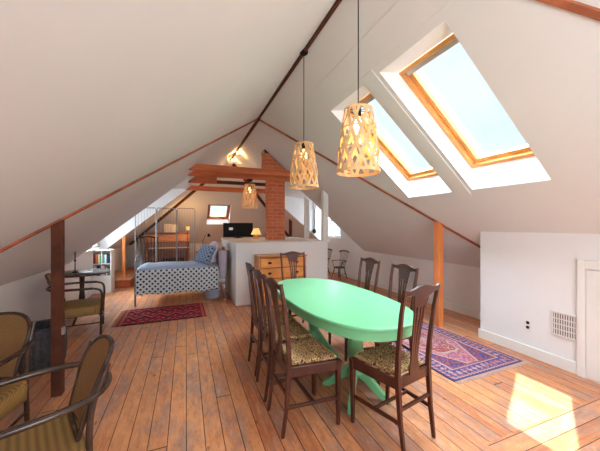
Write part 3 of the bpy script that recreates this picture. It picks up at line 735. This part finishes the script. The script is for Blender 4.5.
MB().box(-hl+.03, hl-.03, -hw+.03, hw-.03, .32, .585).build('mattress', 'pink', bd, bevel=.04, seg=3)
# cover: hangs over the front side and the foot
def cover(u, v):
    x = -hl+.01+(2*hl-.16)*u
    L = .42; T = 2*hw+.04; s_ = v*(L+T+.25)
    wav = .014*math.sin(u*26)*max(0, 1-s_/L)+.006*noise.noise(Vector((u*9, v*9, 0)))
    if s_ < L: y = -hw-.03-wav-.012; z = .205+s_+.012*math.sin(u*14)*(1-s_/L)
    elif s_ < L+T: q = (s_-L)/T; y = -hw-.03+T*q; z = .625+.028*math.sin(PI*q)**.5+.010*noise.noise(Vector((u*6, q*5, 2)))
    else: y = hw+.03; z = .625-(s_-L-T)
    return (x, y, z), (x, s_)
MB().grid(60, 60, cover).build('duvet', 'duvet', bd, smooth=True, solid=.012, fixn=False)
def top(u, v):
    x = -hl+.02+(2*hl-.35)*u; y = -hw+.0+(2*hw-.02)*v
    e_ = min(1, min(u, 1-u, v, 1-v)*10); return (x, y, .642+.05*math.sqrt(max(e_, 0))+.012*noise.noise(Vector((u*7, v*4, 5)))), (x, y)
MB().grid(40, 24, top).build('folded_cover', 'paleblue', bd, smooth=True, solid=.01, fixn=False)
MB().bar((hl-.07,-hw-.02,.40),(hl-.045,-hw-.02,.96),.12,.05).box(hl-.14,hl-.03,-hw-.01,hw-.05,.60,.95).build('headboard_quilt', 'lilac', bd, bevel=.03, seg=3)
def pillow(name, label, loc, rot, a, c, th, m, ruffle=None):
    t = thing(name, label, 'pillow', loc); t.rotation_euler = rot
    b = MB()
    for sg in (1, -1):
        def f(u, v, sg=sg):
            x = (u*2-1); y = (v*2-1); hgt = th*((1-x**4)*(1-y**4))**.45
            pin = 1-.06*(1-abs(x))*abs(y); return (x*a*(1-.07*(1-y*y)*0), y*c*pin, sg*hgt), (x*a, y*c)
        b.grid(18, 18, f)
    b.build('cushion', m, t, smooth=True, fixn=True)
    if ruffle:
        pts = []
        for k in range(80):
            q = 2*PI*k/80; x = math.copysign(abs(math.cos(q))**.4, math.cos(q))*a; y = math.copysign(abs(math.sin(q))**.4, math.sin(q))*c
            pts.append((x*1.03, y*1.03, .012*math.sin(q*22)))
        MB().tube(pts, .014, 6, True, flat=.6).build('ruffle', ruffle, t, smooth=True)
    return t
pillow('pillow', 'large lilac pillow leaning against the bed headboard', (.50, 6.17, .90), (0, -1.25, .1), .21, .29, .07, 'lilac', 'pink')
pillow('pillow', 'blue polka-dot pillow in front of the lilac one', (.35, 5.95, .885), (.15, -1.05, .5), .19, .19, .07, 'dots2', None)
bk = thing('storage_box', 'pale blue and white box under the head of the bed', 'box', (.50, 5.98, 0))
MB().lathe([(.13,.002),(.15,.08),(.155,.17),(.15,.17),(.145,.02)], 24, sy=.8).build('basket_body', 'bluewhite', bk, smooth=True)
MB().tube([(.152*math.cos(a), .122*math.sin(a), .17) for a in [2*PI*k/24 for k in range(24)]], .009, 6, True).build('rim', 'pink', bk)

# folding wire screen behind the bed
sc_ = thing('folding_screen', 'three-panel grey wire screen standing behind the bed', 'screen', (-.42, 7.1, 0))
px_ = [-.62, -.19, .22, .62]; py_ = [.06, -.05, .06, -.04]
for i in range(3):
    A, B_ = Vector((px_[i]+.008, py_[i], 0)), Vector((px_[i+1]-.008, py_[i+1], 0)); H = 1.84; d = (B_-A)
    pts = [A, A+Vector((0,0,H-.05)), A+d*.05+Vector((0,0,H)), B_-d*.05+Vector((0,0,H)), B_+Vector((0,0,H-.05)), B_]
    pn = MB().tube(pts, .010, 8).tube([A+Vector((0,0,.12)), B_+Vector((0,0,.12))], .007, 6).build('panel_frame', 'steel', sc_)
    g_ = MB()
    for k in range(1, 7): g_.tube([A+d*k/7+Vector((0,0,.12)), A+d*k/7+Vector((0,0,H))], .0025, 5)
    g_.build('wires', 'steel', pn)

# piano, stool, sheet music, floor lamp
pn = thing('upright_piano', 'brown upright piano behind the wire screen', 'piano', (-.52, 9.75, 0))
MB().box(-.62, .62, -.05, .28, .1, 1.20).build('case', 'piano', pn, bevel=.01)
MB().box(-.65, .65, -.08, .30, 1.20, 1.235).build('lid', 'piano', pn, bevel=.006)
MB().box(-.62, .62, -.30, -.05, .68, .76).build('keybed', 'piano', pn, bevel=.008)
MB().box(-.56, .56, -.27, -.06, .76, .775).build('keyboard', 'paper', pn)
MB().box(-.62, .62, -.08, -.05, .95, 1.17).build('front_panel', 'chest', pn, bevel=.01)
for sx in (-.57, .57): MB().lathe([(.045,0),(.03,.08),(.045,.3),(.03,.5),(.05,.6),(.05,.68)], 14, (sx,-.24,0)).build('leg', 'piano', pn, smooth=True)
MB().box(-.62, .62, -.04, .27, 0, .1).build('plinth', 'piano', pn)
sm = thing('sheet_music', 'pale sheets propped upright on the piano', 'paper', (-.42, 9.6, 1.0))
sm.location = (-.42, 9.62, 1.237); MB().box(-.20, .02, -.01, .0, 0, .26).box(.03, .18, -.02, -.012, 0, .24).build('sheet', 'paper', sm)
stl = thing('piano_stool', 'dark low stool in front of the piano', 'stool', (-.35, 9.1, 0))
MB().box(-.3, .3, -.16, .16, .44, .51).build('seat', 'stool', stl, bevel=.02)
for sx in (-.26, .26):
    for sy in (-.12, .12): MB().bar((sx,sy,.44),(sx*1.05,sy*1.1,0),.035,.035).build('leg', 'mahog', stl)
fl_ = thing('floor_lamp', 'thin floor lamp with a small glowing shade right of the piano', 'lamp', (.05, 9.35, 0))
MB().lathe([(.12,0),(.12,.015),(.01,.03),(.008,1.30)], 16).build('pole', 'brass', fl_, smooth=True)
MB().lathe([(.05,1.31),(.048,1.31),(.06,1.42),(.062,1.42)], 20).build('lamp_shade', 'shade', fl_, smooth=True)
l = light('lamp_glow', 'POINT', (0,0,1.56), 14, (1,.55,.2)); l.parent = fl_; l.data.shadow_soft_size = .05
ns = thing('nightstand', 'reddish brown bedside stand behind the pillows', 'table', (.42, 7.2, 0))
MB().box(-.2,.2,-.17,.17,.80,.83).build('top', 'piano', ns, bevel=.004); MB().box(-.18,.18,-.15,.15,.62,.80).build('drawer_box', 'piano', ns)
for sx in (-.16,.16):
    for sy in (-.13,.13): MB().bar((sx,sy,.62),(sx,sy,0),.03,.03).build('leg', 'piano', ns)
dl = thing('desk_lamp', 'thin black adjustable lamp on the bedside stand', 'lamp', (.42, 7.2, .83))
MB().lathe([(.06,0),(.06,.015),(.006,.02),(.006,.03)], 16).build('base', 'black', dl)
MB().tube([(0,0,.02),(-.05,0,.25),(.05,0,.45),(.08,0,.40)], .006, 8).build('arm', 'black', dl)
MB().lathe([(.04,-.03),(.02,.04),(.01,.05)], 14, (.09,0,.38)).build('lamp_shade', 'black', dl)
# dark spindle-back bench left of the piano
sbk = thing('spindle_chair', 'black spindle-back chair left of the piano', 'chair', (-.90, 8.25, 0), .25)
b = MB()
for k in range(7): x = -.24+.08*k; b.tube([(x*.8,.0,.45),(x,.12,1.12)], .010, 6)
b.tube([(-.26,.12,1.12),(0,.15,1.16),(.26,.12,1.12)], .02, 8); b.build('backrest', 'dark', sbk)
MB().box(-.23,.23,-.36,.03,.41,.45).build('seat', 'dark', sbk, bevel=.01)
for sx in (-1, 1):
    for y in (-.3, -.02): MB().tube([(sx*.18,y,.42),(sx*.23,y*1.1,0)], .016, 8).build('leg', 'dark', sbk)

# ------------------------------------------------------------------ bookcase with books
bc = thing('bookcase', 'white bookcase with four cubbies built in under the left slope', 'bookcase', (-1.672, 7.38, 0))
hw_ = .172; D = .16
b = MB(); b.box(-hw_, hw_, D-.01, D, 0, .92)
for x in (-hw_, -.008, hw_-.016): b.box(x, x+.016, -D, D-.01, .36, .92)
for z in (.36, .62, .905): b.box(-hw_+.016, -.008, -D, D-.01, z, z+.016).box(.008, hw_-.016, -D, D-.01, z, z+.016)
b.build('case', 'white', bc)
MB().box(-hw_, hw_, -D, D-.01, 0, .359).build('plinth', 'white', bc)
bcol = dict(red=(.55,.05,.05), black=(.015,.015,.02), cream=(.7,.62,.48), green=(.12,.25,.14), teal=(.12,.42,.40), white=(.75,.75,.75), brown=(.25,.11,.05), pink=(.62,.32,.34), blue=(.08,.14,.38), orange=(.65,.22,.05), grey=(.3,.3,.32), navy=(.02,.03,.10))
for k, v in bcol.items(): M['book_'+k] = mat('book_'+k, v, .6, .05)
cub = [('upper left', -hw_+.018, .637, ['black', 'red', 'orange', 'brown', 'cream', 'green']), ('upper right', .011, .637, ['green', 'teal', 'white', 'grey', 'black', 'navy']),
       ('lower left', -hw_+.018, .377, ['grey', 'white', 'pink', 'navy', 'black', 'blue']), ('lower right', .011, .377, ['cream', 'pink', 'brown', 'white', 'black', 'green'])]
random.seed(5)
for nm, x0, z0, cols in cub:
    x = x0
    for c_ in cols:
        th = random.uniform(.017, .0235); hh = random.uniform(.17, .215)
        o = thing('book', '%s book standing in the %s cubby of the white bookcase' % (c_, nm), 'book', (-1.672+x+th/2, 7.38, z0), 0, 'books in the white bookcase')
        MB().box(-th/2, -th/2+.002, -.14, .0, 0, hh).box(th/2-.002, th/2, -.14, .0, 0, hh).box(-th/2+.002, th/2-.002, -.14, -.138, 0, hh).build('cover', 'book_'+c_, o)
        MB().box(-th/2+.002, th/2-.002, -.137, -.004, .003, hh-.003).build('pages', 'paper', o)
        x += th+.0015

# ------------------------------------------------------------------ wicker armchairs
AG = 'dark bentwood armchairs with golden wicker'
def make_arm(loc, rz, label, zs=.42):
    """faces +Y; back at -Y"""
    t = thing('wicker_armchair', label, 'armchair', loc, rz, AG); t.scale = (1.0, 1.0, .955)
    a, c = .245, .23
    # seat: rounded slab with ribbed weave
    def rr(a, c, r, n=6):
        out = []
        for (sx, sy, q0) in ((1,1,0),(-1,1,PI/2),(-1,-1,PI),(1,-1,3*PI/2)):
            for k in range(n+1):
                q = q0+PI/2*k/n; out.append((sx*(a-r)+r*math.cos(q), sy*(c-r)+r*math.sin(q)))
        return out
    b = MB(); ring = [rr(a, c, .08), rr(a+.005, c+.005, .085), rr(a, c, .08), rr(a-.03, c-.03, .07), rr(a-.08, c-.08, .05)]
    zz = [zs-.13, zs-.04, zs-.006, zs+.004, zs-.002]; n = len(ring[0])
    vs = []; uv = []
    for R_, z in zip(ring, zz):
        for (x, y) in R_: vs.append((x, y, z)); uv.append((x*1.0, y+z))
    fs = [(i*n+k, i*n+(k+1) % n, (i+1)*n+(k+1) % n, (i+1)*n+k) for i in range(len(ring)-1) for k in range(n)]
    fs += [tuple(4*n+k for k in range(n)), tuple(range(n))[::-1]]
    b.add(vs, fs, uv).build('seat', 'cane', t, smooth=True)
    # legs
    for sx in (-1, 1):
        fl2 = smoothpath([(sx*.24,.23,0),(sx*.245,.235,.30),(sx*.252,.245,.52),(sx*.257,.225,.62),(sx*.26,.15,.655)], 6)
        MB().tube(fl2, .014, 10).build('front_leg', 'bent', t, smooth=True)
        bl = smoothpath([(sx*.20,-.25,0),(sx*.20,-.235,.42),(sx*.205,-.25,.62),(sx*.20,-.31,.80)], 6)
        MB().tube(bl, .015, 10).build('back_leg', 'bent', t, smooth=True)
        MB().tube([(sx*.242,.23,.17),(sx*.20,-.245,.17)], .009, 8).build('side_stretcher', 'bent', t, smooth=True)
    MB().tube([(-.24,.23,.21),(0,.25,.23),(.24,.23,.21)], .009, 8).build('front_stretcher', 'bent', t, smooth=True)
    # continuous arm hoop
    P = [(-.26,.15,.655),(-.268,0,.66),(-.262,-.13,.662),(-.225,-.25,.664),(-.12,-.325,.665),(0,-.345,.665)]
    P = P+[(-x, y, z) for x, y, z in P[-2::-1]]
    MB().tube(smoothpath(P, 6), .0165, 10).build('arm_hoop', 'bent', t, smooth=True)
    # back panel, raked and rounded at the top
    outl = []
    for k in range(21):
        q = PI*k/20; outl.append((.19*math.copysign(abs(math.cos(q))**.8, math.cos(q)), .70+.155*abs(math.sin(q))**.8))
    outl = outl+[(-.165,.55),(-.15,.44),(.15,.44),(.165,.55)]
    def bp(x, z, off=0): u = max(0, z-.42); return (x, -.215-u*.24-u*u*.22+.9*x*x-off, z)
    b = MB(); N = 14
    def f(u, v):
        z = .44+v*(.855-.44)
        wd = .15+.04*min(1, (z-.44)/.26) if z < .70 else .19*max(0, 1-((z-.70)/.1552)**2.5)**.4
        x = (u*2-1)*wd; return bp(x, z), (x, z)
    b.grid(12, 24, f); b.build('backrest', 'cane2', t, smooth=True, solid=.012, fixn=False)
    MB().tube([bp(x*1.02, z) for x, z in outl], .0125, 8, True).build('back_frame', 'bent', t, smooth=True)
    return t
wa = make_arm((-.725, 1.735, 0), math.radians(113), 'wicker and dark bentwood armchair nearest the viewer at the lower left')
dup(wa, (-1.27, 2.34, 0), math.radians(168), 'wicker armchair cut by the left frame edge, behind the nearest one')
dup(wa, (-1.32, 4.70, 0), math.radians(-80), 'wicker armchair pushed up to the dark round table by the left wall')

# round side table with a candlestick
rt = thing('round_table', 'dark round side table behind the third wicker armchair', 'table', (-1.47, 5.26, 0))
MB().lathe([(.34,.715),(.36,.72),(.36,.738),(.345,.745)], 40).build('tabletop', 'bent', rt, smooth=True)
MB().lathe([(.05,.14),(.03,.2),(.04,.35),(.028,.5),(.035,.66),(.07,.715)], 18).build('pedestal', 'bent', rt, smooth=True)
for k in range(3):
    a = 2*PI*k/3+.4; MB().tube(smoothpath([(.03*math.cos(a),.03*math.sin(a),.2),(.15*math.cos(a),.15*math.sin(a),.12),(.27*math.cos(a),.27*math.sin(a),.016)], 4), .016, 8).build('foot', 'bent', rt, smooth=True)
cs = thing('candlestick', 'thin dark candlestick standing on the round side table', 'candlestick', (-1.55, 5.24, .745))
MB().lathe([(.045,0),(.04,.01),(.008,.02),(.007,.16),(.014,.17),(.014,.19)], 14).build('stem', 'dark', cs, smooth=True)
MB().lathe([(.008,.19),(.008,.31),(.002,.315)], 10).build('candle', 'dark', cs, smooth=True)

# tall grey basket behind the left post
gb = thing('woven_basket', 'dark grey ribbed basket on the floor behind the left timber post', 'basket', (-1.36, 3.66, 0))
b = MB(); prof = [(.16,.0),(.19,.08),(.20,.2),(.195,.34),(.18,.43),(.17,.43),(.185,.33),(.19,.2),(.18,.08),(.15,.012)]
b.lathe(prof, 48); 
nv = []
for i, (x, y, z) in enumerate(b.v):
    k = i % 48; s_ = 1+.022*(1 if k % 2 else -1); nv.append((x*s_, y*s_, z))
b.v = nv; b.build('basket_body', 'greywick', gb)
MB().tube([(.178*math.cos(a), .178*math.sin(a), .435) for a in [2*PI*k/32 for k in range(32)]], .012, 8, True).build('rim', 'greywick', gb)

# ------------------------------------------------------------------ rugs
def rug(name, label, loc, rz, W_, L_, cell, fn, fringe_axis, fcol):
    t = thing(name, label, 'rug', loc, rz)
    nx, ny = int(W_/cell), int(L_/cell)
    vs = [(-W_/2+W_*i/nx, -L_/2+L_*j/ny, .008+.0015*noise.noise(Vector((i*.1, j*.1, 0)))) for i in range(nx+1) for j in range(ny+1)]
    fs = [(i*(ny+1)+j, (i+1)*(ny+1)+j, (i+1)*(ny+1)+j+1, i*(ny+1)+j+1) for i in range(nx) for j in range(ny)]
    o = MB().add(vs, fs).build('rug_field', 'rug', t, fixn=False, solid=.006)
    ca = o.data.color_attributes.new('pattern', 'FLOAT_COLOR', 'CORNER')
    for p_ in o.data.polygons:
        i, j = divmod(p_.index, ny); c_ = fn((i+.5)/nx, (j+.5)/ny, i, j)
        for li in p_.loop_indices: ca.data[li].color = (*c_, 1)
    random.seed(11); M['fringe_'+name] = mat('fringe_'+name, fcol, .95)
    n = int((W_ if fringe_axis == 'y' else L_)/.012)
    for sg in (-1, 1):
        b = MB()
        if fringe_axis == 'y': b.box(-W_/2, W_/2, min(sg*L_/2, sg*(L_/2+.006)), max(sg*L_/2, sg*(L_/2+.006)), .003, .009)
        else: b.box(min(sg*W_/2, sg*(W_/2+.006)), max(sg*W_/2, sg*(W_/2+.006)), -L_/2, L_/2, .003, .009)
        for k in range(n):
            q = -.5+(k+.5)/n; ln = random.uniform(.03, .05); jt = random.uniform(-.006, .006)
            if fringe_axis == 'y': b.bar((q*W_, sg*L_/2, .006), (q*W_+jt, sg*(L_/2+ln), .003), .006, .004)
            else: b.bar((sg*W_/2, q*L_, .006), (sg*(W_/2+ln), q*L_+jt, .003), .006, .004)
        b.build('fringe', 'fringe_'+name, t)
    return t
def kilim(u, v, i, j):
    R_, K_, P_, O_ = (.34,.02,.035), (.02,.012,.018), (.36,.16,.15), (.32,.11,.07)
    if u < .07 or u > .93: return O_ if (int(u*140) % 3) else R_
    if v < .03 or v > .97: return K_
    zig = abs(((u*5.5) % 1)-.5)*2; zig = math.floor(zig*6)/6
    t = (v*2.6+zig*.55) % 1
    if t < .20: return K_
    if t < .30: return P_
    if t < .58: return R_
    if t < .70: return (.16,.05,.07)
    if t < .80: return P_ if (i//2) % 2 else (.10,.03,.05)
    return R_
rug('kilim_rug', 'small red and black zigzag rug on the floor before the bed', (-.33, 5.18, 0), math.radians(1), 1.25, .85, .02, kilim, 'x', (.45,.20,.13))
def orient(u, v, i, j):
    W_, L_ = 1.0, 1.65
    x = (u-.5)*W_; y = (v-.5)*L_; ed = min(W_/2-abs(x), L_/2-abs(y))
    rnd = noise.noise(Vector((i*.55, j*.55, 1.3))); r2 = noise.noise(Vector((i*.9, j*.9, 7)))
    Rd, Bl, Cr, Pu, Dk = (.32,.085,.09), (.075,.065,.18), (.43,.31,.27), (.20,.11,.22), (.04,.03,.10)
    if ed < .02: return Bl
    if ed < .045: return Rd if (i+j) % 4 < 2 else Cr
    if ed < .155:
        q = ((x if abs(y) > L_/2-.16 else y)*14) % 1; m_ = abs(q-.5)*2; e2 = abs((ed-.10)/.055)
        if m_+e2 < .55: return Cr if rnd > 0 else Rd
        if m_+e2 < .95: return Pu if r2 > 0 else (.40,.20,.22)
        return Bl if rnd > -.25 else Pu
    if ed < .175: return Cr
    if ed < .195: return Rd if (i+j) % 3 else Bl
    ax, ay = abs(x)/(W_/2-.2), abs(y)/(L_/2-.2)
    if ax+ay > 1.28: return Bl if rnd > -.1 else Rd
    if ax+ay > 1.2: return Cr
    md = math.hypot(x/.24, y/.42)+.06*math.cos(8*math.atan2(y, x))
    if md < .25: return Cr if r2 > -.1 else Rd
    if md < .5: return (.50,.22,.18) if rnd > 0 else Pu
    if md < .85: return Rd if rnd > -.25 else Cr
    if md < .93: return Cr
    return (.50,.20,.20) if rnd > .05 else ((.28,.14,.30) if r2 > 0 else Rd)
rug('oriental_rug', 'purple and red patterned rug between the table and the right wall', (2.80, 2.73, 0), math.radians(1), 1.02, 1.62, .012, orient, 'y', (.55,.38,.32))

# ------------------------------------------------------------------ right side small things
vt = thing('wall_vent', 'square white metal air vent low in the forward knee wall', 'vent', (XN, 1.675, .325))
MB().box(-.008, 0, -.10, .10, 0, .24).build('backing', 'ventdark', vt)
b = MB().box(-.016, 0, -.11, -.092, -.005, .245).box(-.016, 0, .092, .11, -.005, .245).box(-.016, 0, -.092, .092, -.005, .012).box(-.016, 0, -.092, .092, .228, .245); b.build('frame', 'vent', vt, bevel=.002)
b = MB()
for k in range(9): y = -.08+.02*k; b.box(-.014, -.008, y-.004, y+.004, .012, .228)
for k in range(1, 4): b.box(-.015, -.008, -.092, .092, .012+.054*k-.004, .012+.054*k+.004)
b.build('slats', 'vent', vt)
ol = thing('wall_outlet', 'double electric outlet low on the forward knee wall', 'outlet', (XN, 2.005, .285))
MB().box(-.006, 0, -.035, .035, 0, .115).build('plate', 'white', ol, bevel=.003)
for z in (.032, .083):
    b = MB().lathe([(.017,0),(.017,.004)], 16); b.v = [(-.006-z_, x, y+z) for x, y, z_ in b.v]; b.build('socket', 'dark', ol)
# windsor chairs
def make_windsor(loc, rz, label):
    t = thing('windsor_chair', label, 'chair', loc, rz, 'black windsor chairs by the far right wall'); t.scale = (.72, .72, .72)
    MB().lathe([(.20,.42),(.225,.43),(.225,.45),(.20,.455)], 24, sy=.95).build('seat', 'dark', t, smooth=True)
    for sx in (-1, 1):
        for sy in (-1, 1): MB().tube([(sx*.13,sy*.12,.43),(sx*.17,sy*.16,.2),(sx*.21,sy*.2,0)], [.014,.02,.011], 8).build('leg', 'dark', t, smooth=True)
        MB().tube([(sx*.165,-.155,.2),(sx*.165,.155,.2)], .009, 6).build('stretcher', 'dark', t)
        MB().tube([(sx*.2,.1,.45),(sx*.24,.12,.66)], .01, 6).build('arm_support', 'dark', t)
    MB().tube(smoothpath([(-.25,.16,.67),(-.27,0,.67),(-.2,-.18,.68),(0,-.24,.68),(.2,-.18,.68),(.27,0,.67),(.25,.16,.67)], 5), .014, 8).build('arm_rail', 'dark', t, smooth=True)
    b = MB()
    for k in range(7): x = -.15+.05*k; b.tube([(x*.8,-.15,.45),(x*1.05,-.23-.0,.68),(x*1.3,-.30,1.0)], .006, 6)
    b.build('spindles', 'dark', t)
    MB().tube(smoothpath([(-.23,-.28,1.0),(-.12,-.31,1.035),(.12,-.31,1.035),(.23,-.28,1.0)], 5), .02, 8, flat=1.3).build('crest_rail', 'dark', t, smooth=True)
    return t
wc = make_windsor((3.86, 6.78, 0), math.radians(110), 'black windsor armchair standing by the far right knee wall')
dup(wc, (3.70, 7.45, 0), math.radians(95), 'second black windsor armchair, mostly hidden behind the half wall end')
pdl = thing('wall_paddle', 'long dark pole with a round end hanging on the white dormer wall', 'pole', (3.80, 8.27, 1.22))
MB().tube([(0,0,.08),(.0,0,.75)], .016, 8).build('shaft', 'dark', pdl)
MB().lathe([(.01,-.03),(.06,0),(.07,.05),(.05,.10),(.015,.13)], 16, sy=.3).build('blade', 'black', pdl, smooth=True)
MB().tube([(-.04,0,.98),(-.035,0,.80),(0,0,.72),(.035,0,.80),(.04,0,.98)], .012, 8).build('fork', 'steel', pdl)
